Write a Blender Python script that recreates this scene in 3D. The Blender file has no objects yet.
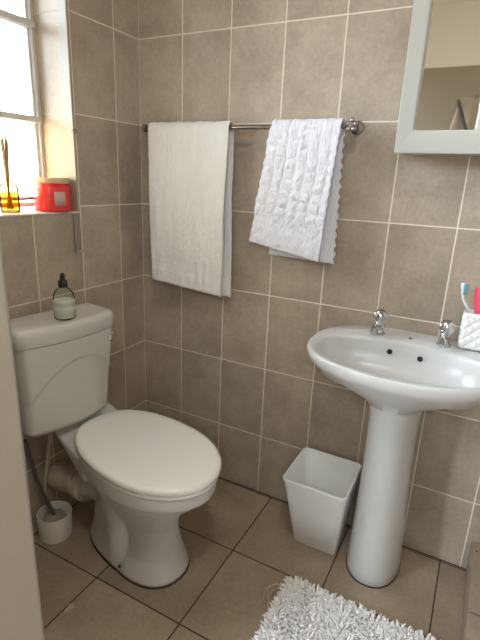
import bpy, bmesh, math, random
from mathutils import Vector, Matrix, noise
random.seed(7)
C = bpy.context.scene.collection
PI = math.pi
def lerp(a, b, t): return a + (b - a) * t
def sm(a, b, x):
    t = max(0.0, min(1.0, (x - a) / (b - a))); return t * t * (3 - 2 * t)

# ------------------------------------------------------------------ materials
def new_mat(name):
    m = bpy.data.materials.new(name); m.use_nodes = True
    nt = m.node_tree; return m, nt, nt.nodes['Principled BSDF']
def col(c): return (c[0], c[1], c[2], 1.0)
def simple(name, c, rough=0.5, metal=0.0, coat=0.0, trans=0.0, ior=1.5, sheen=0.0, bump=None, var=None, sub=0.0):
    m, nt, b = new_mat(name)
    b.inputs['Base Color'].default_value = col(c); b.inputs['Roughness'].default_value = rough
    b.inputs['Metallic'].default_value = metal; b.inputs['Coat Weight'].default_value = coat
    b.inputs['Transmission Weight'].default_value = trans; b.inputs['IOR'].default_value = ior
    b.inputs['Sheen Weight'].default_value = sheen
    if sub: b.inputs['Subsurface Weight'].default_value = sub; b.inputs['Subsurface Scale'].default_value = 0.01
    g = nt.nodes.new('ShaderNodeNewGeometry')
    if var:
        n = nt.nodes.new('ShaderNodeTexNoise'); n.inputs['Scale'].default_value = var[0]; n.inputs['Detail'].default_value = 4
        nt.links.new(g.outputs['Position'], n.inputs['Vector'])
        r = nt.nodes.new('ShaderNodeMix'); r.data_type = 'RGBA'
        r.inputs[6].default_value = col([x * (1 - var[1]) for x in c]); r.inputs[7].default_value = col([min(1, x * (1 + var[1])) for x in c])
        nt.links.new(n.outputs['Fac'], r.inputs[0]); nt.links.new(r.outputs[2], b.inputs['Base Color'])
    if bump:
        n = nt.nodes.new('ShaderNodeTexNoise'); n.inputs['Scale'].default_value = bump[0]; n.inputs['Detail'].default_value = 3
        nt.links.new(g.outputs['Position'], n.inputs['Vector'])
        bp = nt.nodes.new('ShaderNodeBump'); bp.inputs['Strength'].default_value = bump[1]; bp.inputs['Distance'].default_value = bump[2]
        nt.links.new(n.outputs['Fac'], bp.inputs['Height']); nt.links.new(bp.outputs['Normal'], b.inputs['Normal'])
    return m

def tile_mat(name, a1, o1, s1, a2, o2, s2, gw, c1, c2, grout, rough, gsoft=0.0006, var=0.10, mott=5.0, ntmottle=0.85):
    """glazed tiles on a grid: axis a1 has joints at o1+k*s1, axis a2 at o2+k*s2 (metres)"""
    m, nt, b = new_mat(name); L = nt.links; N = nt.nodes.new
    def math_(op, x, y=None, z=None):
        n = N('ShaderNodeMath'); n.operation = op
        for i, v in enumerate((x, y, z)):
            if v is None: continue
            if isinstance(v, (int, float)): n.inputs[i].default_value = v
            else: L.new(v, n.inputs[i])
        return n.outputs[0]
    g = N('ShaderNodeNewGeometry'); sp = N('ShaderNodeSeparateXYZ'); L.new(g.outputs['Position'], sp.inputs[0])
    def axis(a, o, s):
        q = math_('DIVIDE', math_('SUBTRACT', sp.outputs['XYZ'.index(a)], o), s)
        cell = math_('FLOOR', q); fr = math_('FRACT', q)
        d = math_('MULTIPLY', math_('MINIMUM', fr, math_('SUBTRACT', 1.0, fr)), s)
        return cell, d
    ca, da = axis(a1, o1, s1); cb, db = axis(a2, o2, s2)
    wob = N('ShaderNodeTexNoise'); wob.inputs['Scale'].default_value = 60; L.new(g.outputs['Position'], wob.inputs['Vector'])
    d = math_('MINIMUM', da, db)
    d = math_('ADD', d, math_('MULTIPLY', math_('SUBTRACT', wob.outputs['Fac'], 0.5), 0.0012))
    mr = N('ShaderNodeMapRange'); mr.inputs['From Min'].default_value = gw / 2 - gsoft; mr.inputs['From Max'].default_value = gw / 2 + gsoft
    L.new(d, mr.inputs['Value'])
    cx = N('ShaderNodeCombineXYZ'); L.new(ca, cx.inputs[0]); L.new(cb, cx.inputs[1])
    wn = N('ShaderNodeTexWhiteNoise'); wn.noise_dimensions = '3D'; L.new(cx.outputs[0], wn.inputs['Vector'])
    # offset the mottling per tile
    ad = N('ShaderNodeVectorMath'); ad.operation = 'MULTIPLY_ADD'; L.new(wn.outputs['Color'], ad.inputs[0]); ad.inputs[1].default_value = (7, 7, 7); L.new(g.outputs['Position'], ad.inputs[2])
    n1 = N('ShaderNodeTexNoise'); n1.inputs['Scale'].default_value = mott; n1.inputs['Detail'].default_value = 6; n1.inputs['Roughness'].default_value = 0.65; L.new(ad.outputs[0], n1.inputs['Vector'])
    n2 = N('ShaderNodeTexNoise'); n2.inputs['Scale'].default_value = 90; n2.inputs['Detail'].default_value = 4; L.new(ad.outputs[0], n2.inputs['Vector'])
    cr = N('ShaderNodeMapRange'); cr.inputs['From Min'].default_value = 0.33; cr.inputs['From Max'].default_value = 0.67; L.new(n1.outputs['Fac'], cr.inputs['Value'])
    mx = N('ShaderNodeMix'); mx.data_type = 'RGBA'; mx.inputs[6].default_value = col(c1); mx.inputs[7].default_value = col(c2)
    L.new(math_('ADD', math_('MULTIPLY', cr.outputs[0], ntmottle), math_('MULTIPLY', math_('SUBTRACT', n2.outputs['Fac'], 0.5), 0.9)), mx.inputs[0])
    hs = N('ShaderNodeHueSaturation'); L.new(mx.outputs[2], hs.inputs['Color'])
    L.new(math_('ADD', 1.0 - var / 2, math_('MULTIPLY', wn.outputs['Value'], var)), hs.inputs['Value'])
    m2 = N('ShaderNodeMix'); m2.data_type = 'RGBA'; L.new(mr.outputs[0], m2.inputs[0]); m2.inputs[6].default_value = col(grout); L.new(hs.outputs[0], m2.inputs[7])
    L.new(m2.outputs[2], b.inputs['Base Color'])
    rr = N('ShaderNodeMapRange'); L.new(mr.outputs[0], rr.inputs['Value']); rr.inputs['To Min'].default_value = 0.9; rr.inputs['To Max'].default_value = rough
    L.new(rr.outputs[0], b.inputs['Roughness'])
    h = math_('ADD', mr.outputs[0], math_('MULTIPLY', n2.outputs['Fac'], 0.16))
    bp = N('ShaderNodeBump'); bp.inputs['Strength'].default_value = 0.5; bp.inputs['Distance'].default_value = 0.0012; L.new(h, bp.inputs['Height']); L.new(bp.outputs['Normal'], b.inputs['Normal'])
    return m

WT1, WT2, WG = (0.315, 0.255, 0.196), (0.475, 0.393, 0.306), (0.72, 0.65, 0.55)
m_wall_b = tile_mat('back_wall_tiles', 'X', 0, .2, 'Z', .27, .3, .0044, WT1, WT2, WG, .42)
m_wall_l = tile_mat('side_wall_tiles', 'Y', -.135, .2, 'Z', .27, .3, .0044, WT1, WT2, WG, .42)
m_sill = tile_mat('sill_tiles', 'X', -.30, .6, 'Y', -.20, .2, .003, (.62, .57, .49), (.74, .69, .60), (.5, .46, .4), .4)
m_floor = tile_mat('floor_tiles', 'X', .001, .3335, 'Y', -.342, .333, .0046, (0.27, 0.208, 0.148), (0.43, 0.345, 0.255), (0.045, 0.034, 0.026), .38, mott=3.5, var=.12)
m_kerb = tile_mat('kerb_tiles', 'X', 1.2, 2.0, 'Y', -.315, .333, .0035, (0.27, 0.215, 0.16), (0.38, 0.305, 0.23), (0.06, 0.045, 0.035), .4)
m_jamb = tile_mat('jamb_tiles', 'Y', 3.0, 20, 'Z', .27, .3, .0034, (.38, .29, .19), (.48, .38, .26), (.58, .49, .36), .45)
m_ceil = simple('ceiling_paint', (.62, .59, .53), .9)
m_paint = simple('cream_wall_paint', (.66, .64, .56), .85)
m_ceramic = simple('white_ceramic', (.585, .585, .575), .28, coat=.15)
m_cist = simple('cistern_ceramic', (.56, .55, .52), .22, coat=.3)
m_seatm = simple('white_seat_plastic', (.88, .88, .87), .22, coat=.2)
m_chrome = simple('chrome', (.62, .62, .63), .12, metal=1)
m_dchrome = simple('worn_chrome', (.36, .34, .32), .25, metal=1)
m_blackp = simple('black_plastic', (.012, .012, .012), .35)
m_hole = simple('dark_hole', (.01, .009, .008), .8)
m_towel_a = simple('cream_terry', (.81, .785, .755), 1.0, sheen=.3, bump=(420, .9, .004), var=(30, .04))
m_towel_b = simple('white_terry', (.78, .77, .82), 1.0, sheen=.3, bump=(380, .9, .004), var=(30, .03))
m_bin = simple('white_bin_plastic', (.86, .87, .86), .4)
m_cup = simple('glazed_white_cup', (.80, .80, .78), .25, coat=.3)
m_cab = simple('white_cabinet_lacquer', (.42, .415, .375), .35)
m_mirror = simple('mirror_silver', (.86, .84, .78), .02, metal=1)
m_door = simple('cream_door_paint', (.48, .44, .37), .5, bump=(45, .15, .002))
m_frame = simple('pale_grey_steel_frame', (.60, .57, .52), .5)
m_trim = simple('white_tile_trim', (.36, .31, .235), .4)
m_pvc = simple('beige_pipe_plastic', (.42, .35, .27), .45)
m_wpipe = simple('white_pipe_plastic', (.50, .45, .38), .4)
m_pot = simple('white_pot_plastic', (.66, .63, .58), .5)
m_brush = simple('dark_grey_plastic', (.09, .08, .075), .45)
m_bristle = simple('worn_bristles', (.30, .26, .22), .9)
m_rug = simple('white_chenille', (.87, .86, .86), .95, sheen=.3, var=(60, .05))
m_rugb = simple('mat_backing', (.55, .54, .52), .9)
m_thread = simple('beige_thread', (.55, .44, .32), .9)
m_pink = simple('pink_plastic', (.80, .085, .17), .3)
m_tbw = simple('white_brush_plastic', (.80, .80, .80), .3)
m_tbb = simple('teal_bristles', (.10, .27, .33), .6)
m_red = simple('red_glass', (.72, .018, .022), .12, coat=.5, sub=.3)
m_wood = simple('pale_wood', (.62, .45, .25), .6, var=(40, .15))
m_lab = simple('pinkish_grey_label', (.55, .36, .34), .6, var=(120, .2))
m_glabel = simple('pale_green_label', (.36, .43, .33), .6)
m_wlabel = simple('cream_label', (.58, .57, .49), .6)
m_reed = simple('rattan_reed', (.36, .19, .07), .7)

m_fleck = simple('pale_fleck', (.5, .45, .38), .8)
m_wire = simple('dark_wire', (.10, .09, .08), .4, metal=.6)
m_robe = simple('pale_hanging_cloth', (.34, .30, .23), .95, bump=(120, .4, .003))
m_strap = simple('dark_strap', (.06, .05, .045), .8)
m_sealant = simple('grimy_sealant', (.06, .045, .035), .8)
def glass_mat(name, tint, rough, k, ior=1.45):
    """thin glass: straight-through light with a weak reflection"""
    m, nt, b = new_mat(name); nt.nodes.remove(b); N = nt.nodes.new; L = nt.links
    out = nt.nodes['Material Output']
    t = N('ShaderNodeBsdfTransparent'); t.inputs[0].default_value = col(tint)
    gl = N('ShaderNodeBsdfGlossy'); gl.inputs['Roughness'].default_value = rough; mx = N('ShaderNodeMixShader')
    f = N('ShaderNodeFresnel'); f.inputs[0].default_value = ior
    L.new(f.outputs[0], mx.inputs[0]); L.new(t.outputs[0], mx.inputs[1]); L.new(gl.outputs[0], mx.inputs[2])
    if k:
        tr = N('ShaderNodeBsdfTranslucent'); tr.inputs[0].default_value = col(k)
        m2 = N('ShaderNodeMixShader'); m2.inputs[0].default_value = .75
        no = N('ShaderNodeTexNoise'); no.inputs['Scale'].default_value = 110; g = N('ShaderNodeNewGeometry'); L.new(g.outputs['Position'], no.inputs['Vector'])
        mr = N('ShaderNodeMapRange'); mr.inputs['From Min'].default_value = .35; mr.inputs['From Max'].default_value = .65; mr.inputs['To Min'].default_value = .6; mr.inputs['To Max'].default_value = .95
        L.new(no.outputs['Fac'], mr.inputs[0]); L.new(mr.outputs[0], m2.inputs[0])
        L.new(mx.outputs[0], m2.inputs[1]); L.new(tr.outputs[0], m2.inputs[2]); L.new(m2.outputs[0], out.inputs[0])
    else: L.new(mx.outputs[0], out.inputs[0])
    return m
m_glass = glass_mat('clear_pane', (.95, .97, .97), .02, None)
m_obsc = glass_mat('obscure_pane', (.95, .90, .80), .1, (.95, .86, .72))
m_bottle = glass_mat('clear_bottle_glass', (.90, .94, .92), .03, None, 1.15)
m_difgl = glass_mat('diffuser_glass', (.97, .84, .50), .03, None, 1.22)
m_amber = glass_mat('amber_oil', (.98, .76, .30), .05, None, 1.1)
m_liquid = simple('cloudy_liquid', (.66, .68, .58), .4)

# ------------------------------------------------------------------ mesh helpers
def obj(name, bm, mats, parent=None, smooth=False, angle=None):
    me = bpy.data.meshes.new(name); bmesh.ops.recalc_face_normals(bm, faces=bm.faces); bm.to_mesh(me); bm.free()
    for m in (mats if isinstance(mats, (list, tuple)) else [mats]): me.materials.append(m)
    if smooth:
        for p in me.polygons: p.use_smooth = True
        if angle is not None: me.set_sharp_from_angle(angle=math.radians(angle))
    o = bpy.data.objects.new(name, me); C.objects.link(o)
    if parent:
        o.parent = parent; o.matrix_parent_inverse = Matrix.Translation(-Vector(parent.location))
    return o
def thing(name, loc, label, cat, group=None):
    o = bpy.data.objects.new(name, None); C.objects.link(o); o.location = loc; o.empty_display_size = .05
    o['label'] = label; o['category'] = cat
    if group: o['group'] = group
    return o
def tag(o, label, cat, group=None):
    o['label'] = label; o['category'] = cat
    if group: o['group'] = group
    return o
def structure(o): o['kind'] = 'structure'; return o
def box(bm, x0, x1, y0, y1, z0, z1, bev=0):
    r = bmesh.ops.create_cube(bm, size=1)
    for v in r['verts']: v.co = Vector((lerp(x0, x1, v.co.x + .5), lerp(y0, y1, v.co.y + .5), lerp(z0, z1, v.co.z + .5)))
    if bev:
        es = list({e for v in r['verts'] for e in v.link_edges})
        bmesh.ops.bevel(bm, geom=es, offset=bev, segments=3, profile=.5, affect='EDGES')
    return bm
def nb(): return bmesh.new()
def loft(bm, rings, cap0=True, cap1=True, closed=True, mi=0):
    vs = [[bm.verts.new(p) for p in r] for r in rings]; n = len(vs[0])
    for a, b in zip(vs, vs[1:]):
        for i in range(n if closed else n - 1):
            j = (i + 1) % n
            try: f = bm.faces.new((a[i], a[j], b[j], b[i])); f.material_index = mi
            except ValueError: pass
    if cap0: bm.faces.new(list(reversed(vs[0]))).material_index = mi
    if cap1: bm.faces.new(vs[-1]).material_index = mi
    return vs
def lathe(bm, prof, cx, cy, n=28, cap0=True, cap1=True, axis=None, org=None, mi=0):
    rings = []
    for r, z in prof:
        rings.append([Vector((r * math.cos(2 * PI * i / n), r * math.sin(2 * PI * i / n), z)) for i in range(n)])
    if axis is None: rings = [[p + Vector((cx, cy, 0)) for p in r] for r in rings]
    else:
        q = Vector((0, 0, 1)).rotation_difference(Vector(axis).normalized())
        rings = [[q @ p + Vector(org) for p in r] for r in rings]
    return loft(bm, rings, cap0, cap1, mi=mi)
def tube(bm, pts, r, n=10, caps=True):
    pts = [Vector(p) for p in pts]; rings = []; up = Vector((0, 0, 1))
    rr = r if isinstance(r, (list, tuple)) else [r] * len(pts)
    prev = None
    for i, p in enumerate(pts):
        d = (pts[min(i + 1, len(pts) - 1)] - pts[max(i - 1, 0)]).normalized()
        if prev is None:
            a = d.cross(up)
            if a.length < .05: a = d.cross(Vector((0, 1, 0)))
            a.normalize()
        else: a = (prev - d * prev.dot(d)).normalized()
        prev = a; b = d.cross(a)
        rings.append([p + (a * math.cos(2 * PI * k / n) + b * math.sin(2 * PI * k / n)) * rr[i] for k in range(n)])
    return loft(bm, rings, caps, caps)
def spline(pts, m=8):
    pts = [Vector(p) for p in pts]; out = []
    P = [pts[0] * 2 - pts[1]] + pts + [pts[-1] * 2 - pts[-2]]
    for i in range(1, len(P) - 2):
        for k in range(m):
            t = k / m; a, b, c, d = P[i - 1:i + 3]
            out.append(.5 * ((2 * b) + (c - a) * t + (2 * a - 5 * b + 4 * c - d) * t * t + (3 * b - a - 3 * c + d) * t ** 3))
    out.append(pts[-1]); return out
def egg(xb, xf, xc, cy, hw, nb_, nf, z, n=64, taper=0.0, ny=None):
    """outline with its long axis on x: widest at xc, back at xb, front at xf"""
    out = []
    for i in range(n):
        t = 2 * PI * i / n; c, s = math.cos(t), math.sin(t)
        e = nf if c > 0 else nb_
        x = math.copysign(abs(c) ** (2 / e), c) * ((xf - xc) if c > 0 else (xc - xb))
        y = math.copysign(abs(s) ** (2 / e), s) * hw
        if c < 0: y *= 1 - taper * abs(c) ** 1.3
        out.append(Vector((xc + x, cy + y, z)))
    return out
def rrect(x0, x1, y0, y1, r, z, seg=6, sub=1):
    cs = [(x1 - r, y1 - r, 0), (x0 + r, y1 - r, 90), (x0 + r, y0 + r, 180), (x1 - r, y0 + r, 270)]; out = []
    for cx, cy, a in cs:
        for k in range(seg + 1):
            t = math.radians(a + 90 * k / seg); out.append(Vector((cx + r * math.cos(t), cy + r * math.sin(t), z)))
    if sub > 1:
        o2 = []
        for i in range(len(out)):
            p, q = out[i], out[(i + 1) % len(out)]
            m = sub if (q - p).length > 3 * r / seg else 1
            for k in range(m): o2.append(p.lerp(q, k / m))
        out = o2
    return out

# ------------------------------------------------------------------ room shell
RX, FY, CZ = 2.35, -2.45, 2.45
WY0, WY1, WZ0, WZ1 = -1.25, -.343, 1.150, 2.05      # window opening
DY0, DY1, DZ = -2.43, -1.66, 2.04                    # doorway in the left wall
bm = nb(); box(bm, -.2, RX + .12, FY - .12, .12, -.1, 0); structure(obj('floor', bm, m_floor))
bm = nb(); box(bm, -.2, RX + .12, FY - .12, .12, CZ, CZ + .1); structure(obj('ceiling', bm, m_ceil))
bm = nb(); box(bm, -.2, RX + .12, 0, .12, 0, 2.07); w = obj('wall_back', bm, m_wall_b)
structure(w)
bm = nb(); box(bm, -.2, RX + .12, 0, .12, 2.07, CZ); obj('painted_band', bm, m_paint, w)
bm = nb()
box(bm, -.2, 0, WY1, 0, 0, 2.07)                       # beside the window
box(bm, -.2, 0, WY0, WY1, 0, WZ0)                      # under the window
box(bm, -.2, 0, WY0, WY1, WZ1, 2.07)
box(bm, -.2, 0, DY1, WY0, 0, 2.07)
box(bm, -.2, 0, DY0, DY1, DZ, 2.07)
box(bm, -.2, 0, FY, DY0, 0, 2.07)
w = obj('wall_left', bm, [m_wall_l, m_jamb]); structure(w)
for p in w.data.polygons:
    c, n = p.center, p.normal
    if abs(n.y) > .9 and abs(c.y - WY1) < .001 and c.z > WZ0: p.material_index = 1
    if abs(c.y - WY0) < .001 and abs(n.y) > .9: p.material_index = 1
bm = nb(); box(bm, -.2, 0, FY, 0, 2.07, CZ); obj('painted_band', bm, m_paint, w)
# pale tiled lining of the window opening side nearest the corner
bm = nb(); box(bm, -.2, -.001, WY1 - .006, WY1, WZ0, WZ1); obj('jamb_lining', bm, m_jamb, w)
TX0, TX1, TZ0, TZ1 = 1.30, 2.15, 1.72, 2.05     # opening for an added, unseen window behind the camera
bm = nb(); box(bm, -.2, RX + .12, FY - .12, FY, 0, TZ0); box(bm, -.2, TX0, FY - .12, FY, TZ0, 2.07); box(bm, TX1, RX + .12, FY - .12, FY, TZ0, 2.07); box(bm, TX0, TX1, FY - .12, FY, TZ1, 2.07); w = obj('wall_front', bm, simple('tan_wall_paint', (.255, .22, .16), .7, var=(6, .08))); structure(w)
bm = nb(); box(bm, -.2, RX + .12, FY - .12, FY, 2.07, CZ); obj('painted_band', bm, m_paint, w)
bm = nb(); box(bm, RX, RX + .12, FY, 0, 0, 2.07); w = obj('wall_right', bm, m_wall_l); structure(w)
bm = nb(); box(bm, RX, RX + .12, FY, 0, 2.07, CZ); obj('painted_band', bm, m_paint, w)

# window ------------------------------------------------------------
XF = -.144
win = thing('window_1', (XF, (WY0 + WY1) / 2, WZ0), '', ''); del win['label']; del win['category']; structure(win)
wy0, wy1, wz0, wz1 = WY0 + .0, WY1 - .007, WZ0 + .012, WZ1
bm = nb()
box(bm, XF - .03, XF + .002, wy1 - .012, wy1, wz0, wz1); box(bm, XF - .03, XF + .002, wy0, wy0 + .02, wz0, wz1)
box(bm, XF - .03, XF + .002, wy0, wy1, wz0, wz0 + .014); box(bm, XF - .03, XF + .002, wy0, wy1, wz1 - .02, wz1)
box(bm, XF - .026, XF - .006, wy1 - .024, wy1 - .016, wz0 + .018, wz1 - .02); box(bm, XF - .026, XF - .006, wy0, wy1 - .016, wz0 + .024, wz0 + .033)
obj('window_frame', bm, m_frame, win)
for zz in (1.449, 1.737):
    bm = nb(); box(bm, XF - .022, XF + .012, wy0 + .02, wy1 - .004, zz - .010, zz + .010, .002); obj('glazing_bar', bm, m_frame, win)
bm = nb(); box(bm, XF - .024, XF - .020, wy0 + .01, wy1 - .026, wz0 + .02, 1.441); obj('window_pane', bm, m_obsc, win)
for a, b in ((1.457, 1.729), (1.745, wz1 - .01)):
    bm = nb(); box(bm, XF - .024, XF - .020, wy0 + .01, wy1 - .026, a, b); obj('window_pane', bm, m_glass, win)
bm = nb(); tube(bm, [(XF + .012, wy1 - .15, wz0 + .026), (XF + .012, wy1 - .055, wz0 + .028)], .0035); 
lathe(bm, [(.001, -.002), (.008, 0), (.009, .006), (.006, .012), (.001, .013)], 0, 0, 14, axis=(1, 0, 0), org=(XF + .006, wy1 - .045, wz0 + .03))
obj('window_stay', bm, m_brush, win, True)
bm = nb(); box(bm, -.19, .003, WY0, WY1, WZ0 - .002, WZ0 + .003, .001); obj('window_sill', bm, m_sill, win)
# tile edge trim beside the window, running on below the sill
bm = nb(); box(bm, -.034, .005, WY1 - .0075, WY1 + .001, WZ0 + .003, WZ1, .002); box(bm, -.0005, .006, WY1 - .030, WY1 - .001, 1.018, WZ0 - .002, .002)
box(bm, -.0005, .009, WY1 - .032, WY1 + .001, 1.012, 1.018, .001)
structure(obj('trim_1', bm, [m_trim]))
bm = nb(); box(bm, .0, .0065, WY1 - .030, WY1 - .001, 1.018, WZ0 - .003, .002)
structure(obj('trim_2', bm, simple('tile_coloured_trim', (.25, .205, .16), .4)))
# grimy joint where the floor meets the walls
bm = nb(); box(bm, 0, 1.42, -.004, 0, 0, .003); box(bm, 0, .004, -1.6, 0, 0, .003); structure(obj('trim_3', bm, m_sealant))
# small bent wire on the wall edge by the window
bm = nb(); tube(bm, spline([(.001, -.338, 1.408), (.008, -.338, 1.415), (.010, -.350, 1.421), (.010, -.362, 1.412)]), .0012, 6)
tag(obj('wire_hook', bm, m_wire, None, True), 'tiny bent dark wire hook on the tiled wall edge right of the window', 'hook')

w2 = bpy.data.objects.new('added_fill_window', None); C.objects.link(w2); w2.location = (TX0, FY, TZ0); structure(w2)  # added window, never in view, lets in fill light from behind
bm = nb()
for a in ((TX0, TX1, TZ0, TZ0 + .025), (TX0, TX1, TZ1 - .025, TZ1), (TX0, TX0 + .025, TZ0, TZ1), (TX1 - .025, TX1, TZ0, TZ1), ((TX0 + TX1) / 2 - .012, (TX0 + TX1) / 2 + .012, TZ0, TZ1)):
    box(bm, a[0], a[1], FY - .07, FY - .04, a[2], a[3], .001)
obj('window_frame', bm, m_frame, w2)
bm = nb(); box(bm, TX0 + .01, TX1 - .01, FY - .057, FY - .053, TZ0 + .01, TZ1 - .01); obj('window_pane', bm, m_glass, w2)

# door ----------------------------------------------------------------
bm = nb(); hx, hy = .012, -1.655; ex, ey = .522, -1.017
d = Vector((ex - hx, ey - hy, 0)); L_ = d.length; d.normalize(); nrm = Vector((d.y, -d.x, 0))
box(bm, 0, L_, -.040, 0, .008, 2.02, .004)
M = Matrix(((d.x, -d.y, 0, hx), (d.y, d.x, 0, hy), (0, 0, 1, 0), (0, 0, 0, 1)))
bm.transform(M); dr = structure(obj('door_1', bm, m_door, None, True, 30))
bm = nb(); box(bm, -.21, .012, DY1, DY1 + .035, 0, DZ + .03, .003); box(bm, -.21, .012, DY0 - .015, DY0 + .02, 0, DZ + .03, .003); box(bm, -.21, .012, DY0, DY1, DZ, DZ + .035, .003)
structure(obj('trim_4', bm, m_door))

# tiled kerb at the right -----------------------------------------------
ks = simple('pale_kerb_edge', (.46, .40, .32), .5)
bm = nb(); box(bm, 1.42, 1.60, -1.9, -.001, 0, .125, .004)
kb = tag(obj('shower_kerb', bm, m_kerb, None, True, 40), 'low beige tiled kerb in the right corner beside the floor and back wall', 'kerb')
bm = nb(); lathe(bm, [(.0035, .1245), (.0035, .1262), (.001, .1266)], 1.434, -.047, 12); obj('screw', bm, m_hole, kb, True)
# ------------------------------------------------------------------ toilet
TY = -.459
PIV = Vector((.1, TY, 0))
def turn(bm, ang=-.2, piv=PIV):
    bm.transform(Matrix.Translation(piv) @ Matrix.Rotation(ang, 4, 'Z') @ Matrix.Translation(-piv)); return bm
toi = thing('toilet', (.30, -.5, 0), 'white close coupled ceramic toilet with its lid down against the left wall', 'toilet')
bm = nb()
#        z     xb    xf    xc    hw    nb   nf  taper  dy
prof = [(.000, 0.169, .578, .42, .112, 3.0, 2.3, .0, .010), (.012, 0.165, .582, .42, .116, 3.0, 2.3, .0, .010), (.030, 0.167, .577, .41, .112, 3.0, 2.3, .0, .010),
        (.080, 0.172, .562, .40, .100, 2.8, 2.2, .0, .010), (.140, 0.174, .552, .40, .090, 2.6, 2.2, .0, .008), (.190, 0.174, .552, .40, .087, 2.5, 2.2, .0, .006),
        (.235, 0.169, .568, .41, .097, 2.4, 2.1, .0, .004), (.275, 0.173, .596, .43, .116, 2.4, 2.1, .05, .002), (.310, .195, .632, .44, .139, 2.4, 2.05, .1, 0),
        (.340, .185, .664, .46, .157, 2.4, 2.0, .1, 0), (.360, .182, .684, .46, .163, 2.4, 1.97, .1, 0), (.366, .180, .690, .46, .167, 2.4, 1.97, .1, 0), (.372, .178, .700, .465, .174, 2.4, 1.95, .08, 0),
        (.392, .178, .703, .468, .175, 2.4, 1.95, .06, 0), (.414, .178, .703, .470, .175, 2.4, 1.95, .06, 0), (.420, .183, .698, .470, .171, 2.4, 1.95, .06, 0)]
loft(bm, [egg(xb, xf, xc, TY + dy, hw, a, b, z, 72, tp) for z, xb, xf, xc, hw, a, b, tp, dy in prof])
# rear shelf under the cistern, curving up to it
sh = []
for x, z0, z1, hw, cy in [(.040, .438, .474, .108, -.034), (.07, .432, .474, .110, -.032), (.10, .422, .470, .113, -.028), (.13, .408, .456, .118, -.022), (.155, .392, .438, .122, -.016), (.18, .375, .424, .128, -.010), (.22, .345, .418, .136, -.004), (.30, .30, .412, .150, 0)]:
    r = []
    for i in range(40):
        t = 2 * PI * i / 40; c, s_ = math.cos(t), math.sin(t)
        yy = math.copysign(abs(c) ** (2 / 6), c) * hw * (1 - .25 * sm(0, -1, s_)); zz = (z0 + z1) / 2 + math.copysign(abs(s_) ** (2 / 6), s_) * (z1 - z0) / 2
        r.append(Vector((x, TY + yy + cy, zz)))
    sh.append(r)
loft(bm, sh)
# moulded outlet channel swelling on the near side and the outlet spigot
tube(bm, spline([(.30, TY - .060, .30), (.33, TY - .070, .24), (.385, TY - .076, .17), (.395, TY - .082, .10), (.385, TY - .088, .04), (.38, TY - .088, .012)]), [.02 + .022 * math.sin(PI * min(1, i / 40)) for i in range(41)], 16)
tube(bm, spline([(.27, TY - .01, .195), (.19, TY - .035, .200), (.135, TY - .050, .200)]), .048, 24)
turn(bm); pan = obj('pan', bm, m_ceramic, toi, True, 50)
sub = pan.modifiers.new('remesh', 'REMESH'); sub.mode = 'VOXEL'; sub.voxel_size = .0042; sub.use_smooth_shade = True
sm_ = pan.modifiers.new('smooth', 'SMOOTH'); sm_.iterations = 5; sm_.factor = .6
bm = nb(); lathe(bm, [(.001, .0045), (.0045, .004), (.005, .001), (.004, 0)], 0, 0, 12, axis=(.1, -1, .2), org=(.425, TY - .108, .040)); obj('fixing_bolt', turn(bm), m_hole, toi, True)
bm = nb(); loft(bm, [egg(.163, .584, .42, TY + .010, .118, 3, 2.3, z, 72) for z in (0, .002)]); obj('floor_seal', turn(bm), m_sealant, toi)
bm = nb()   # seat ring
so = [(.422, .171, .708, .173), (.425, .167, .712, .177), (.432, .167, .712, .177), (.435, .171, .708, .173)]
loft(bm, [egg(xb, xf, .462, TY, hw, 2.8, 2.0, z, 72, .15) for z, xb, xf, hw in so]); obj('seat', turn(bm), m_seatm, toi, True, 40)
bm = nb()   # lid, slightly domed with a rounded edge
lo = [(.4368, .172, .712, .176), (.439, .168, .716, .180), (.449, .167, .717, .181), (.456, .170, .714, .178), (.4595, .180, .703, .168), (.461, .21, .67, .142), (.4615, .28, .60, .085), (.462, .38, .50, .03)]
loft(bm, [egg(xb, xf, .462, TY, hw, 2.8, 2.0, z, 72, .15) for z, xb, xf, hw in lo]); obj('lid', turn(bm), m_seatm, toi, True, 60)
for s in (-1, 1):
    bm = nb(); tube(bm, [(.185, TY + s * .070 - .020, .428), (.185, TY + s * .070 + .020, .428)], .009, 14); obj('hinge', turn(bm), m_seatm, toi, True, 40)
# cistern
CY = -.565
CP = Vector((.165, CY, 0))
def cturn(bm): return turn(bm, -.15, CP)
def dring(z, x0, x1, hw, bul, r=.03, n=14):
    """D-shaped ring: flat back on the wall side, bowed front"""
    out = []
    out.append(Vector((x0 + .006, CY + hw, z))); out.append(Vector((x0, CY + hw - .006, z))); out.append(Vector((x0, CY - hw + .006, z))); out.append(Vector((x0 + .006, CY - hw, z)))
    def front(y): return x1 - bul * (y / hw) ** 2
    yc = hw - r; xc = front(yc) - r * .9
    for k in range(7):
        t = k / 6 * PI / 2 ; out.append(Vector((xc + r * .9 * math.sin(t), CY - yc - r * math.cos(t), z)))
    for k in range(1, 40):
        y = lerp(-yc, yc, k / 40); out.append(Vector((front(y), CY + y, z)))
    for k in range(7):
        t = PI / 2 - k / 6 * PI / 2; out.append(Vector((xc + r * .9 * math.sin(t), CY + yc + r * math.cos(t), z)))
    return out
bm = nb(); rings = []
NZ = 60
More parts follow.
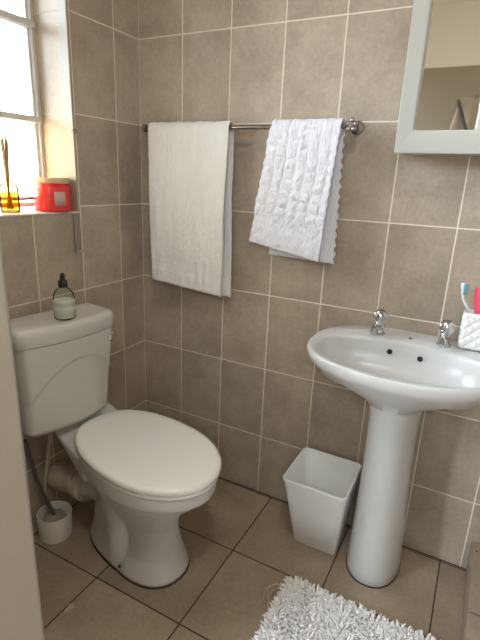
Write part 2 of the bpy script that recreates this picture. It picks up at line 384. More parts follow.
for k in range(NZ + 1):
    z = lerp(.466, .780, k / NZ); f = (z - .466) / .314
    hw = lerp(.151, .168, f ** .8); x1 = lerp(.168, .190, f); inset = .010 * (1 - sm(0, .05, f))
    rg = dring(z, .032, x1 - inset, hw - inset, .028, .028)
    for p in rg:
        if p.x > .10:                      # raised field above an arched step
            yy = (p.y - CY - .02) / hw; arch = .712 - .110 * abs(yy) ** 2.0
            p.x += .0065 * sm(arch - .007, arch + .004, z) * sm(1.0, .93, abs((p.y - CY) / hw))
    rings.append(rg)
loft(bm, rings); obj('cistern', cturn(bm), m_cist, toi, True, 60)
bm = nb(); rg = []
for z, g in [(.781, -.004), (.782, .002), (.787, .004), (.818, .006), (.830, .004), (.8355, 0), (.838, -.006), (.8388, -.014), (.839, -.03), (.839, -.06)]:
    rg.append(dring(z, .028 + max(0, -g * .6), .195 + g, .172 + g, .030, .040))
loft(bm, rg); obj('cistern_lid', cturn(bm), m_cist, toi, True, 50)
bm = nb(); lathe(bm, [(.011, -.006), (.012, .004), (.008, .006), (.008, .010), (.014, .011), (.017, .016), (.016, .021), (.009, .025), (.001, .026)], 0, 0, 20, axis=(1, -.15, .1), org=(.176, -.411, .745))
obj('flush_knob', bm, m_chrome, toi, True)
bm = nb(); tube(bm, spline([(.140, -.518, .200), (.10, -.522, .196), (.05, -.526, .190), (.0015, -.530, .186)]), .052, 24)
obj('waste_pipe', bm, m_pvc, toi, True, 50)
cd = Vector((.98, -.12, .02))
bm = nb(); q = Vector((.142, -.518, .200)); tube(bm, [q - cd * .010, q - cd * .006, q + cd * .018, q + cd * .022], [.058, .066, .066, .060], 28); tube(bm, [q - cd * .034, q - cd * .030, q - cd * .020, q - cd * .017], [.056, .062, .062, .057], 28)
obj('pipe_collar', bm, m_wpipe, toi, True, 40)
bm = nb(); tube(bm, spline([(.075, -.600, .49), (.075, -.600, .44), (.07, -.601, .40), (.06, -.604, .34), (.045, -.600, .29), (.03, -.605, .22), (.014, -.600, .16), (.0015, -.600, .145)]), .006, 10)
obj('supply_pipe', bm, m_wpipe, toi, True)

# bottle on the cistern
bx, by, bz = .146, -.562, .8392
bt = thing('dropper_bottle', (bx, by, bz), 'clear glass bottle with a black dropper cap on the cistern lid', 'bottle')
bm = nb(); lathe(bm, [(.026, 0), (.031, .003), (.032, .008), (.032, .070), (.030, .080), (.023, .092), (.013, .100), (.0115, .104), (.0115, .112)], bx, by, 32, True, False)
for v in bm.verts: v.co.z += bz
obj('glass_body', bm, m_bottle, bt, True, 60)
bm = nb(); lathe(bm, [(.027, .0045), (.0295, .009), (.0295, .060), (.0295, .062)], bx, by, 28)
for v in bm.verts: v.co.z += bz
obj('liquid', bm, m_liquid, bt, True, 40)
for z0, z1, m in ((.030, .044, m_wlabel), (.044, .058, m_glabel), (.058, .064, m_wlabel)):
    bm = nb(); lathe(bm, [(.0323, z0), (.0326, z0), (.0326, z1), (.0323, z1)], bx, by, 32, False, False)
    for v in bm.verts: v.co.z += bz
    obj('label_band', bm, m, bt, True, 40)
bm = nb(); lathe(bm, [(.0135, .102), (.0145, .104), (.0145, .121), (.013, .123), (.0075, .124), (.0075, .136), (.0065, .143), (.003, .146), (.0005, .146)], bx, by, 24)
for v in bm.verts: v.co.z += bz
obj('dropper_cap', bm, m_blackp, bt, True, 40)

# toilet brush and pot
px, py = .066, -.606
pt = thing('brush_holder', (px, py, 0), 'small round white pot on the floor behind the toilet holding a brush', 'brush pot')
bm = nb(); lathe(bm, [(.052, .0005), (.056, .003), (.0585, .03), (.060, .098), (.059, .1005), (.0565, .1005), (.0555, .098), (.054, .03), (.050, .008), (.001, .008)], px, py, 40, True, False); obj('pot', bm, m_pot, pt, True, 50)
tbx = thing('toilet_brush', (px, py, .012), 'dark slim handled toilet brush leaning in the small white pot', 'brush')
bm = nb(); lathe(bm, [(.020, .010), (.036, .016), (.040, .030), (.040, .070), (.033, .084), (.010, .09), (.001, .09)], px, py, 28)
for v in bm.verts:
    v.co += noise.noise_vector(v.co * 170) * .004
obj('brush_head', bm, m_bristle, tbx, True)
bm = nb(); tube(bm, spline([(px, py, .085), (px - .012, py - .020, .16), (px - .020, py - .040, .25), (px - .026, py - .054, .35), (px - .030, py - .064, .42)]), [.008] * 8 + [.006] * 25, 12); obj('handle', bm, m_brush, tbx, True)

# fleck on the floor
bm = nb(); loft(bm, [[Vector((.335, -.790, z)), Vector((.340, -.818, z)), Vector((.353, -.812, z)), Vector((.356, -.793, z)), Vector((.345, -.783, z))] for z in (.0002, .001)])
tag(obj('paper_scrap', bm, m_fleck), 'tiny pale scrap lying on the floor tile near the door', 'scrap')
# ------------------------------------------------------------------ basin
BX = 1.12
bas = thing('pedestal_basin', (BX, -.2, 0), 'white ceramic wash basin on a pedestal under the mirror cabinet', 'basin')
def rimz(y): return lerp(.800, .828, sm(-.40, -.03, y))
def bout(i, n, k=1.0, dx=0):
    """rim outline: flat back on the wall with cut corners, bowed front"""
    t = 2 * PI * i / n; c, s = math.cos(t), math.sin(t)
    if s >= 0: x = math.copysign(abs(c) ** (2 / 2.25), c) * .277; y = -.215 + abs(s) ** (2 / 2.25) * .214 * 1.0
    else: x = math.copysign(abs(c) ** (2 / 2.15), c) * .277; y = -.215 - abs(s) ** (2 / 2.15) * .170
    return x, y
def bin_(i, n):
    t = 2 * PI * i / n; c, s = math.cos(t), math.sin(t)
    x = math.copysign(abs(c) ** (2 / 2.3), c) * .243
    y = -.235 + (math.copysign(abs(s) ** (2 / 2.9), s) * .130 if s > 0 else -abs(s) ** (2 / 2.15) * .112)
    return x, y
n = 96; rings = []
def R_(f, z, rim=False):
    r = []
    for i in range(n):
        x, y = f(i); r.append(Vector((BX + x, y, z(x, y) if callable(z) else z)))
    rings.append(r)
def scaled(k, cy=-.19):
    def f(i):
        x, y = bout(i, n); 
        return x * k, max(-1, min(-.001, cy + (y - cy) * k)) if k < 1 else min(-.001, y)
    return f
def mixf(k):   # from pedestal joint ellipse (k=0) to rim (k=1)
    def f(i):
        t = 2 * PI * i / n; x, y = bout(i, n); ex, ey = .086 * math.cos(t), -.185 + .092 * math.sin(t)
        return lerp(ex, x, k), min(-.0015, lerp(ey, y, k))
    return f
R_(mixf(0), .655); R_(mixf(.06), .674); R_(mixf(.28), lambda x, y: .691); R_(mixf(.52), lambda x, y: .715); R_(mixf(.74), lambda x, y: .737)
R_(mixf(.88), lambda x, y: lerp(.756, rimz(y) - .045, .5)); R_(mixf(.95), lambda x, y: rimz(y) - .035); R_(mixf(.975), lambda x, y: rimz(y) - .028); R_(mixf(.992), lambda x, y: rimz(y) - .020); R_(mixf(1.0), lambda x, y: rimz(y) - .012)
R_(mixf(.992), lambda x, y: rimz(y) - .004); R_(mixf(.975), lambda x, y: rimz(y))
def inner(k, cx=0, cy=-.235):
    def f(i):
        x, y = bin_(i, n); return cx + (x - cx) * k, cy + (y - cy) * k
    return f
def between(t_, k=1.03):
    def f(i):
        a, b = mixf(.975)(i), inner(k)(i); return lerp(a[0], b[0], t_), lerp(a[1], b[1], t_)
    return f
R_(between(.5), lambda x, y: rimz(y) - .002); R_(inner(1.03), lambda x, y: rimz(y) - .004)
R_(inner(1.0), lambda x, y: rimz(y) - .008); R_(inner(.985), lambda x, y: rimz(y) - .018); R_(inner(.965), lambda x, y: rimz(y) - .042)
R_(inner(.90), lambda x, y: lerp(rimz(y), .80, .5) - .075); R_(inner(.76), .722); R_(inner(.58), .706); R_(inner(.38), .697); R_(inner(.2), .692); R_(inner(.085), .688)
bm = nb(); loft(bm, rings)
from mathutils.bvhtree import BVHTree
bowl_tree = BVHTree.FromBMesh(bm)
obj('bowl', bm, m_ceramic, bas, True, 70)
# pedestal
bm = nb(); rings = []
def pring(z, cx, w, yf, yb):
    out = []
    for i in range(48):
        t = 2 * PI * i / 48; c, s = math.cos(t), math.sin(t)
        if s < 0: out.append(Vector((cx + w * math.copysign(abs(c) ** .9, c), (-.125) - (-.125 - yf) * abs(s) ** .95, z)))
        else: out.append(Vector((cx + w * math.copysign(abs(c) ** .5, c), -.125 + (yb + .125) * abs(s) ** .5, z)))
    return out
for z, cx, w, yf in [(.0, 1.122, .086, -.248), (.006, 1.122, .089, -.252), (.04, 1.122, .088, -.251), (.12, 1.122, .084, -.246), (.25, 1.121, .079, -.240), (.38, 1.120, .075, -.237), (.50, 1.119, .074, -.240), (.58, 1.120, .075, -.250), (.63, 1.12, .081, -.263), (.665, 1.12, .090, -.275), (.672, 1.12, .088, -.272)]:
    rings.append(pring(z, cx, w, yf, -.055))
loft(bm, rings); obj('pedestal', bm, m_ceramic, bas, True, 60)
bm = nb(); loft(bm, [pring(z, 1.122, .091, -.254, -.05) for z in (0, .002)]); obj('floor_seal', bm, m_sealant, bas)
for x, z, r in ((1.074, .782, .0085), (1.166, .778, .0085)):
    hit = bowl_tree.ray_cast(Vector((x, -.25, z)), Vector((0, 1, 0))); y = hit[0].y
    bm = nb(); lathe(bm, [(r, -.006), (r, .0022), (r * .8, .0026), (.0005, .0026)], 0, 0, 18, axis=(0, -1, .35), org=(x, y, z)); obj('overflow_hole', bm, m_hole, bas, True, 40)
bm = nb(); lathe(bm, [(.006, .8245), (.006, .8262), (.003, .8285), (.0005, .8288)], 1.125, -.072, 16); obj('chain_stay', bm, m_dchrome, bas, True)
bm = nb(); lathe(bm, [(.022, .688), (.022, .691), (.016, .6915), (.012, .689), (.001, .689)], BX, -.235, 24); obj('waste_outlet', bm, m_chrome, bas, True)
def tap(x, y, z, rot):
    bm = nb()
    lathe(bm, [(.021, 0), (.0215, .004), (.016, .008), (.0145, .014), (.0145, .030), (.016, .034), (.014, .040), (.010, .044)], 0, 0, 28)
    tube(bm, spline([(0, 0, .022), (0, -.020, .028), (0, -.042, .026), (0, -.055, .014)]), [.013, .013, .0125, .012, .012, .012, .0115, .0115, .011, .011, .011, .011, .011, .011, .011, .011, .011, .011, .011, .011, .011, .011, .011, .011, .011], 18)
    M = Matrix.Translation((x, y, z)) @ Matrix.Rotation(rot, 4, 'Z'); bm.transform(M)
    t = obj('tap', bm, m_chrome, bas, True, 50)
    bm = nb(); rings = []          # fluted handle
    for r, zz, fl in [(.011, .034, 0), (.014, .037, .10), (.017, .044, .17), (.0195, .053, .20), (.0205, .062, .20), (.0195, .069, .17), (.016, .074, .1), (.013, .077, 0)]:
        rings.append([Vector((r * (1 + fl * math.cos(5 * a)) * math.cos(a), r * (1 + fl * math.cos(5 * a)) * math.sin(a), zz)) for a in [2 * PI * i / 60 for i in range(60)]])
    loft(bm, rings); bm.transform(M); h = obj('tap_handle', bm, m_chrome, None, True, 60); h.parent = t; h.matrix_parent_inverse = t.matrix_parent_inverse.inverted() @ Matrix.Translation(-Vector(bas.location))
    h.matrix_parent_inverse = (Matrix.Translation(-Vector(bas.location))).inverted() @ Matrix.Translation(-Vector(bas.location))
    bm = nb(); lathe(bm, [(.0125, .0765), (.0125, .079), (.009, .081), (.0005, .0815)], 0, 0, 20); bm.transform(M); c = obj('tap_cap', bm, m_dchrome, None, True, 40); c.parent = t; c.matrix_parent_inverse = Matrix.Identity(4)
tap(1.026, -.075, .823, math.radians(-8)); tap(1.222, -.075, .823, math.radians(-4))

# cup on the basin
cz = .8288
cup = thing('toothbrush_holder', (1.307, -.050, cz), 'white quilted rectangular cup on the right end of the basin', 'cup')
bm = nb(); rings = []
X0, X1, Y0, Y1 = 1.264, 1.352, -.086, -.030
H = .108; K = 48
base = rrect(X0, X1, Y0, Y1, .007, 0, 5, 30)
cxm, cym = (X0 + X1) / 2, (Y0 + Y1) / 2
per = [0]
for a, b in zip(base, base[1:]): per.append(per[-1] + (b - a).length)
for k in range(K + 1):
    z = H * k / K; r = []
    edge = sm(0, .006, z) * sm(H, H - .008, z)
    for p, s in zip(base, per):
        u, v = s / .030, z / .030
        a = abs(((u + v) % 1) - .5) * 2; b = abs(((u - v) % 1) - .5) * 2
        puff = min(1 - a, 1 - b); hgt = .0055 * (min(1, puff * 2.2) ** .6) * edge
        nv = Vector((p.x - cxm, p.y - cym, 0)); nn = Vector((nv.x if abs(nv.x) / (X1 - X0) > abs(nv.y) / (Y1 - Y0) else 0, nv.y if abs(nv.x) / (X1 - X0) <= abs(nv.y) / (Y1 - Y0) else 0, 0)).normalized()
        r.append(p + nn * hgt + Vector((0, 0, cz + z)))
    rings.append(r)
def inn(p, k, z): 
    q = Vector((cxm + (p.x - cxm) * (1 - k / .044), cym + (p.y - cym) * (1 - k / .028), cz + z)); return q
rings.append([inn(p, .0005, H + .0012) for p in base]); rings.append([inn(p, .003, H + .0005) for p in base]); rings.append([inn(p, .0035, H - .004) for p in base]); rings.append([inn(p, .0035, .01) for p in base])
loft(bm, rings); obj('cup', bm, m_cup, cup, True, 60)
tb = thing('toothbrush', (1.272, -.055, cz + .012), 'white toothbrush with teal bristles standing in the quilted cup', 'toothbrush')
bm = nb(); tube(bm, spline([(1.300, -.052, cz + .016), (1.292, -.054, cz + .06), (1.278, -.062, cz + .104), (1.266, -.070, cz + .124), (1.252, -.080, cz + .150), (1.2465, -.085, cz + .180), (1.2455, -.085, cz + .194)]), [.0045] * 28 + [.0038] * 12 + [.005] * 9, 12); obj('handle', bm, m_tbw, tb, True)
bm = nb(); box(bm, 1.2500, 1.2620, -.090, -.080, cz + .162, cz + .192, .001); obj('bristles', bm, m_tbb, tb)
pk = thing('pink_razor', (1.31, -.05, cz + .012), 'pink plastic handle standing in the quilted cup beside the toothbrush', 'pink handle')
bm = nb(); rings = []
for t, w in [(0, .006), (.25, .008), (.5, .0105), (.7, .0125), (.85, .0130), (.96, .012), (1, .008)]:
    c = Vector((1.314, -.054, cz + .012)).lerp(Vector((1.295, -.068, cz + .186)), t)
    rings.append([c + Vector((w * math.cos(2 * PI * i / 24) * 1.45, w * .6 * math.sin(2 * PI * i / 24), 0)) for i in range(24)])
loft(bm, rings); obj('handle', bm, m_pink, pk, True, 60)

# ------------------------------------------------------------------ waste bin
wb = thing('waste_bin', (.915, -.12, 0), 'open white rectangular plastic waste bin on the floor beside the pedestal', 'bin')
def binring(z, off=0, r=.018):
    f = z / .30
    return rrect(lerp(.838, .800, f) + off, lerp(.996, 1.024, f) - off, lerp(-.185, -.252, f) + off, lerp(-.055, -.022, f) - off, r - off * .5, z, 6)
bm = nb(); loft(bm, [binring(0, .004), binring(.004, 0), binring(.15), binring(.288), binring(.289, -.002), binring(.299, -.002), binring(.3005, -.001), binring(.3005, .003), binring(.298, .004), binring(.15, .0035), binring(.01, .004), binring(.006, .008)])
obj('bin_body', bm, m_bin, wb, True, 40)

# ------------------------------------------------------------------ towel rail and towels
RYY, RZ = -.065, 1.4525
rail = thing('towel_rail', (.47, -.0, RZ), 'slim dark chrome towel rail fixed along the back wall', 'towel rail')
bm = nb(); tube(bm, [(.082, RYY, RZ), (.862, RYY, RZ - .002)], .0075, 16); obj('bar', bm, m_dchrome, rail, True, 40)
def bracket(x, flower):
    bm = nb(); z = RZ
    lathe(bm, [(.021, .0), (.021, .004), (.017, .008), (.009, .012), (.007, .02), (.007, .048), (.012, .052), (.0135, .062), (.0135, .070), (.009, .077), (.001, .078)], 0, 0, 24, axis=(0, -1, 0), org=(x, -.001, z))
    if flower:
        for k in range(5):
            a = 2 * PI * k / 5 + .3
            lathe(bm, [(.001, -.006), (.007, -.003), (.0085, .001), (.006, .005), (.001, .007)], 0, 0, 12, axis=(.3 * math.cos(a), -1, .3 * math.sin(a)), org=(x + .014 * math.cos(a), -.072, z + .014 * math.sin(a)))
    else: lathe(bm, [(.001, -.008), (.010, -.006), (.012, 0), (.010, .006), (.001, .008)], 0, 0, 20, axis=(1, 0, 0), org=(x - .002, RYY, z))
    return obj('bracket', bm, m_dchrome, rail, True, 50)
bracket(.078, False); bracket(.866, True)
def towel(name, label, mat, xt0, xt1, xb0, xb1, zf0, zf1, bk0, bk1, zb0, zb1, fn, nu=110, ns=170, th=.007, group=None, yoff=0):
    bm = nb(); grid = []
    r = .0125 + th / 2
    ztop = RZ
    for j in range(ns + 1):
        row = []
        for i in range(nu + 1):
            u = i / nu; zf = lerp(zf0, zf1, u); zb = lerp(zb0, zb1, u)
            lf = ztop - zf; lb = ztop - zb; arc = PI * r; tot = lf + arc + lb
            s = tot * j / ns
            if s < lf:
                t = 1 - s / lf; z = zf + s; y = RYY - r; side = 0
                x = lerp(lerp(xt0, xb0, t), lerp(xt1, xb1, t), u); nrm = Vector((0, -1, 0)); hang = t * lf
            elif s < lf + arc:
                a = (s - lf) / r; z = ztop + r * math.sin(a); y = RYY - r * math.cos(a); side = 1
                x = lerp(xt0, xt1, u); nrm = Vector((0, -math.cos(a), math.sin(a))); hang = 0
            else:
                q = s - lf - arc; t = q / lb; z = ztop - q; y = RYY + r; side = 2
                x = lerp(lerp(xt0, bk0, t), lerp(xt1, bk1, t), u); nrm = Vector((0, 1, 0)); hang = q
            off, dx = fn(u, s, z, side, hang, x)
            p = Vector((x + dx, y, z)) + nrm * off
            if side == 2: p.y = min(p.y, -.010)
            row.append(bm.verts.new(p))
        grid.append(row)
    for a, b in zip(grid, grid[1:]):
        for i in range(nu): bm.faces.new((a[i], a[i + 1], b[i + 1], b[i]))
    o = obj(name, bm, mat, None, True)
    md = o.modifiers.new('thick', 'SOLIDIFY'); md.thickness = th; md.offset = 0
    return tag(o, label, 'towel', group)
def fn1(u, s, z, side, hang, x):
    f = noise.noise(Vector((x * 150, z * 130, side * 9))) * .0034 + noise.noise(Vector((x * 16, z * 3, 5 + side))) * .007 * min(1, hang / .2) + noise.noise(Vector((x * 45, z * 6, side))) * .003
    if side == 0:
        f += .004 * math.sin(u * 13 + z * 1.5) * min(1, hang / .3) * .5 + .006 * min(1, hang / .25)
        hem = z - lerp(.885, .855, u)
        if .055 < hem < .105: f -= .0016
        if hem < .012: f += .0012
        # small puckers at the woven band
        f += .0018 * math.sin(u * 40 + 2 * math.sin(u * 9)) * sm(.14, .09, hem) * sm(.0, .05, hem)
    return f, .003 * noise.noise(Vector((u * 3, z * 7, side * 3)))
towel('towel', 'plain cream white towel hanging long on the left half of the rail', m_towel_a, .104, .448, .122, .440, .884, .858, .122, .460, .876, .851, fn1)
def fn2(u, s, z, side, hang, x):
    f = noise.noise(Vector((x * 170, z * 170, side * 9))) * .0030
    dx = 0
    if side == 0:
        f += .010 * min(1, hang / .25)
        zb = lerp(1.078, 1.032, u); hem = z - zb
        band = sm(.118, .10, hem)
        cu = abs(math.sin(PI * (u * 6.6 + .12 * math.sin(z * 18)))); cz = abs(math.sin(PI * (z + .03 * u) / .031))
        cu2 = .5 + .5 * math.sin(2 * PI * (u * 7.0 + .2 * math.sin(z * 14)))
        puff = (min(cu, 1) ** .7) * (cz ** .7)
        f += .0075 * puff * (1 - band) * (.45 + .55 * min(1, hang / .12)) * (.75 + .5 * noise.noise(Vector((u * 7, z * 25, 2)))) + .003 * noise.noise(Vector((u * 12, z * 40, 7)))
        if .062 < hem < .095: f -= .0015
        if hem < .06: f += .0035 * (.5 + .5 * math.sin(u * 30 + 1)) * sm(.06, .04, hem) * sm(0, .02, hem)
        dx = .0022 * math.sin(2 * PI * z / .031) * (1 if u > .5 else -.6) * abs(u - .5) * 2 * (1 - band)
    elif side == 2:
        f += .002; dx = .0035 * math.sin(2 * PI * z / .031 + 1) * (1 if u > .8 else 0)
    else: f += .0015 * abs(math.sin(PI * u * 6.6)) - .002
    return f, dx
towel('towel', 'bright white towel with a puffy square weave on the right half of the rail', m_towel_b, .606, .838, .553, .808, 1.078, 1.034, .612, .846, 1.034, 1.026, fn2, 150, 190, .009)

# ------------------------------------------------------------------ mirror cabinet
KX0, KX1, KZ0, KZ1, KY = 1.013, 1.497, 1.371, 1.96, -.14
cab = thing('mirror_cabinet', (1.25, 0, KZ0), 'white wall cabinet with framed mirror doors above the basin', 'cabinet')
bm = nb(); box(bm, KX0 + .003, KX1 - .003, KY + .020, -.001, KZ0 + .003, KZ1 - .003, .001); obj('cabinet_body', bm, m_cab, cab)
for a, b in ((KX0, 1.2530), (1.257, KX1)):
    bm = nb(); fw = .0425; zt, zb = KZ1, KZ0; yf, yb = KY, KY + .018
    o = rrect(a, b, zb, zt, .003, 0, 3); 
    def rr(x0, x1, z0, z1, r, y): return [Vector((p.x, y, p.y)) for p in rrect(x0, x1, z0, z1, r, 0, 5)]
    seq = [rr(a, b, zb, zt, .003, yb), rr(a, b, zb, zt, .003, yf + .002), rr(a + .002, b - .002, zb + .002, zt - .002, .003, yf),
           rr(a + fw - .004, b - fw + .004, zb + .054, zt - .054, .006, yf), rr(a + fw, b - fw, zb + .058, zt - .058, .006, yf + .002), rr(a + fw + .004, b - fw - .004, zb + .061, zt - .061, .005, yf + .018)]
    loft(bm, seq, True, False); dd = obj('cabinet_door', bm, m_cab, cab, True, 30)
    bm = nb(); box(bm, a + fw + .002, b - fw - .002, yf + .0175, yf + .019, zb + .059, zt - .059); g = obj('mirror', bm, m_mirror, None); g.parent = dd

# hanging cloth on the front wall, seen only in the mirror
hk = thing('hanging_cloth', (1.02, FY, 1.62), 'pale cloth with a dark strap seen reflected in the cabinet mirror', 'cloth')
bm = nb(); G = []
for j in range(30):
    t = j / 29; row = []
    for i in range(31):
        u = i / 30; w = lerp(.03, .26, t ** .7)
        row.append(bm.verts.new((lerp(lerp(.965, .84, t), lerp(1.20, 1.30, t), u), FY + .035 + .018 * math.sin(u * 22) * t + .015 * t, lerp(1.87, 1.2, t))))
    G.append(row)
for a, b in zip(G, G[1:]):
    for i in range(30): bm.faces.new((a[i], a[i + 1], b[i + 1], b[i]))
o = obj('cloth', bm, m_robe, hk, True); md = o.modifiers.new('thick', 'SOLIDIFY'); md.thickness = .006
bm = nb(); tube(bm, spline([(.955, FY + .065, 1.85), (1.0, FY + .085, 1.74), (1.05, FY + .095, 1.62)]), .012, 8); obj('strap', bm, m_strap, hk, True)
bm = nb(); tube(bm, [(1.06, FY + .001, 1.865), (1.06, FY + .05, 1.865), (1.06, FY + .055, 1.88)], .006, 8); obj('hook', bm, m_dchrome, hk, True)

# ------------------------------------------------------------------ sill: candle jar and reed diffuser
jx, jy, jz = -.044, -.4125, WZ0 + .003
cj = thing('candle_jar', (jx, jy, jz), 'red glass candle jar with a pale wooden lid on the window sill', 'candle')
def up(bm, z):
    for v in bm.verts: v.co.z += z
    return bm
bm = nb(); lathe(bm, [(.054, 0), (.059, .003), (.061, .010), (.061, .075), (.059, .083), (.053, .088), (.053, .092)], jx, jy, 40); obj('glass_jar', up(bm, jz), m_red, cj, True, 50)
bm = nb(); lathe(bm, [(.050, .0925), (.056, .093), (.057, .095), (.057, .108), (.056, .110), (.001, .110)], jx, jy, 40); obj('wooden_lid', up(bm, jz), m_wood, cj, True, 40)
bm = nb(); rings = []
for z in (.022, .066):
    rings.append([Vector((jx +   .0618 * math.cos(a), jy +   .0618 * math.sin(a), z)) for a in [math.radians(lerp(-35, 0, k / 8)) for k in range(9)]])
loft(bm, rings, False, False, closed=False)
lb = obj('paper_label', up(bm, jz), m_lab, cj, True); md = lb.modifiers.new('t', 'SOLIDIFY'); md.thickness = .0006
dx_, dy_ = -.068, -.560
rd = thing('reed_diffuser', (dx_, dy_, jz), 'amber glass reed diffuser at the left end of the window sill', 'diffuser')
bm = nb(); lathe(bm, [(.024, 0), (.028, .003), (.029, .008), (.029, .072), (.026, .082), (.014, .091), (.012, .098), (.013, .100), (.013, .104)], dx_, dy_, 28, True, False); obj('glass_bottle', up(bm, jz), m_difgl, rd, True, 50)
bm = nb(); lathe(bm, [(.025, .006), (.0266, .009), (.0266, .062), (.001, .062)], dx_, dy_, 28); obj('amber_oil', up(bm, jz), m_amber, rd, True, 40)
for k in range(6):
    a = 2 * PI * k / 6; bm = nb()
    tube(bm, [(dx_ - .008 * math.cos(a), dy_ - .008 * math.sin(a), .010), (dx_ + .002 * math.cos(a), dy_ + .003 * math.sin(a), .09), (dx_ + .008 * math.cos(a) , dy_ + .008 * math.sin(a) + .002, .222 - .006 * (k % 3))], .003, 8); obj('reed', up(bm, jz), m_reed, rd, True)

# ------------------------------------------------------------------ bath mat
rug = thing('bath_mat', (1.14, -.72, 0), 'shaggy white bath mat lying on the floor in front of the basin', 'mat')
RX0, RX1, RY0, RY1 = .898, 1.400, -1.12, -.362
bm = nb(); box(bm, RX0 + .006, RX1 - .006, RY0 + .006, RY1 - .006, .0005, .008, .003); obj('mat_backing', bm, m_rugb, rug)
V, F = [], []
rnd = random.Random(3)
def tuft(x, y, az, lean, L, r):
    b = len(V); ca, sa = math.cos(az), math.sin(az)
    for k in range(5):
        t = k / 4; h = L * (t * (1 - .35 * lean * t)); o = L * lean * t * t * .9
        rr = r * (1.0 if k < 3 else 1.0 if k == 3 else .65)
        for q in range(5):
            a = 2 * PI * q / 5; lx, ly = rr * math.cos(a), rr * math.sin(a)
            V.append((x + ca * (o + lx) - sa * ly, y + sa * (o + lx) + ca * ly, .006 + h))
    for k in range(4):
        for q in range(5):
            F.append((b + k * 5 + q, b + k * 5 + (q + 1) % 5, b + (k + 1) * 5 + (q + 1) % 5, b + (k + 1) * 5 + q))
    F.append(tuple(b + 20 + q for q in range(5)))
st = .0078
ny, nx = int((RY1 - RY0) / st), int((RX1 - RX0) / st)
for j in range(ny + 1):
    for i in range(nx + 1):
        x = RX0 + i * st + rnd.uniform(-.003, .003); y = RY0 + j * st + rnd.uniform(-.003, .003)
        eb = min(i, nx - i, j, ny - j)
        az = noise.noise(Vector((x * 9, y * 9, 0))) * 7 + rnd.uniform(-.9, .9)
        lean = rnd.uniform(.25, .85)
        if eb < 2:
            if i < 2: az = PI + rnd.uniform(-.8, .8)
            elif nx - i < 2: az = rnd.uniform(-.8, .8)
            elif ny - j < 2: az = PI / 2 + rnd.uniform(-.8, .8)
            else: az = -PI / 2 + rnd.uniform(-.8, .8)
            lean = rnd.uniform(.6, 1.0)
        tuft(x, y, az, lean, rnd.uniform(.015, .023), rnd.uniform(.0036, .0046))
me = bpy.data.meshes.new('pile'); me.from_pydata(V, [], F); me.materials.append(m_rug)
for p in me.polygons: p.use_smooth = True
pl_ = bpy.data.objects.new('pile', me); C.objects.link(pl_); pl_.parent = rug; pl_.matrix_parent_inverse = Matrix.Translation(-Vector(rug.location)); pl_['kind'] = 'stuff'
for k, pts in enumerate([[(.895, -.405, .006), (.868, -.395, .003), (.850, -.425, .003), (.860, -.46, .003), (.888, -.47, .006)], [(.895, -.42, .006), (.874, -.412, .003), (.862, -.440, .003), (.876, -.49, .003), (.890, -.50, .006)],
                         [(.895, -.425, .008), (.88, -.40, .003), (.856, -.408, .003), (.843, -.436, .003), (.852, -.475, .003)]]):
    bm = nb(); tube(bm, spline(pts), .002, 6); obj('loose_thread', bm, m_thread, rug, True)

# ------------------------------------------------------------------ light
w = bpy.data.worlds.new('World'); bpy.context.scene.world = w; w.use_nodes = True
bg = w.node_tree.nodes['Background']; bg.inputs[1].default_value = 13.0
_n = w.node_tree.nodes.new; _l = w.node_tree.links.new
_tc = _n('ShaderNodeTexCoord'); _sx = _n('ShaderNodeSeparateXYZ'); _mr = _n('ShaderNodeMapRange'); _mx = _n('ShaderNodeMix'); _mx.data_type = 'RGBA'
_l(_tc.outputs['Generated'], _sx.inputs[0]); _l(_sx.outputs['Z'], _mr.inputs['Value']); _mr.inputs['From Min'].default_value = -.06; _mr.inputs['From Max'].default_value = .05
_mx.inputs[6].default_value = (.13, .12, .10, 1); _mx.inputs[7].default_value = (.77, .885, 1.03, 1)
_l(_mr.outputs[0], _mx.inputs[0]); _l(_mx.outputs[2], bg.inputs[0])
def area(name, loc, rot, sx, sy, e, c, portal=False, spread=None):
    l = bpy.data.lights.new(name, 'AREA'); l.shape = 'RECTANGLE'; l.size = sx; l.size_y = sy; l.energy = e; l.color = c
    if portal: l.cycles.is_portal = True
    o = bpy.data.objects.new(name, l); C.objects.link(o); o.location = loc; o.rotation_euler = rot; return o
area('window_portal', (-.21, (WY0 + WY1) / 2, (WZ0 + WZ1) / 2), (0, math.radians(-90), 0), WZ1 - WZ0, WY1 - WY0, 1, (1, 1, 1), True)
area('doorway_portal', (-.22, (DY0 + DY1) / 2, DZ / 2), (0, math.radians(-90), 0), DZ, DY1 - DY0, 1, (1, 1, 1), True)
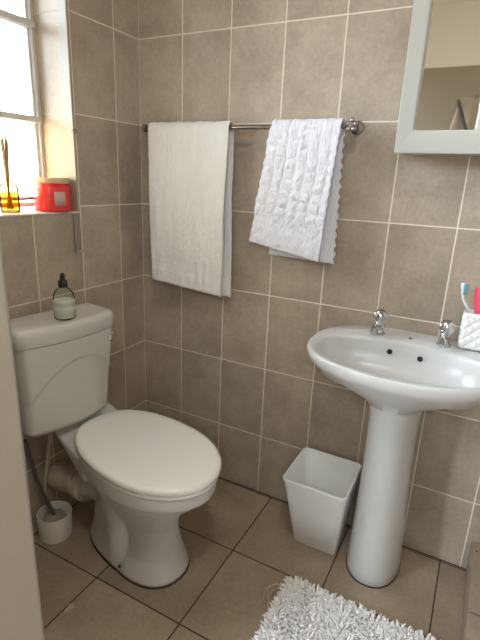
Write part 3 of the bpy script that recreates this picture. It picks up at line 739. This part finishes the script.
area('added_window_portal', ((TX0 + TX1) / 2, FY - .13, (TZ0 + TZ1) / 2), (math.radians(90), 0, 0), TX1 - TX0, TZ1 - TZ0, 1, (1, 1, 1), True)  # portal for the added window
# lamp added out of view on the ceiling to supply fill light
lp = thing('added_fill_lamp', (1.2, -1.35, CZ), 'added round opal fill lamp on the unseen ceiling', 'lamp')
bm = nb(); lathe(bm, [(.15, 0), (.155, -.01), (.155, -.03), (.15, -.035)], 1.2, -1.35, 40); up(bm, CZ); obj('fill_lamp_base', bm, m_ceil, lp, True, 40)
me_, nt, b = new_mat('fill_lamp_glow'); b.inputs['Base Color'].default_value = (.9, .88, .8, 1); b.inputs['Emission Color'].default_value = (1, .95, .87, 1); b.inputs['Emission Strength'].default_value = 24.0
bm = nb(); lathe(bm, [(.148, -.035), (.145, -.055), (.125, -.08), (.08, -.098), (.001, -.105)], 1.2, -1.35, 40); up(bm, CZ); obj('fill_lamp_shade', bm, me_, lp, True, 40)

# ------------------------------------------------------------------ camera
cam = bpy.data.cameras.new('camera'); co = bpy.data.objects.new('camera', cam); C.objects.link(co)
Rm = [[0.8815398404117387, 0.47034648143660823, 0.040763919915575375], [0.17224376138255915, -0.24002597421025085, -0.9553636053186659], [-0.4395675106641403, 0.8492124110626823, -0.2926067061156241]]
right, down, fwd = [Vector(r) for r in Rm]
loc = Vector((1.2815395091318729, -1.548726415833895, 1.2858010832137043))
m4 = Matrix((( right.x, -down.x, -fwd.x, loc.x), (right.y, -down.y, -fwd.y, loc.y), (right.z, -down.z, -fwd.z, loc.z), (0, 0, 0, 1)))
co.matrix_world = m4
cam.sensor_fit = 'VERTICAL'; cam.sensor_height = 24; cam.lens = 24 * 461.9016 / 640; cam.clip_start = .02
sc = bpy.context.scene; sc.camera = co
sc.view_settings.view_transform = 'Standard'; sc.view_settings.look = 'None'; sc.view_settings.gamma = 1; sc.view_settings.use_curve_mapping = False
sc.view_settings.exposure = 0.93
sc.cycles.max_bounces = 12; sc.cycles.diffuse_bounces = 6; sc.cycles.transparent_max_bounces = 16
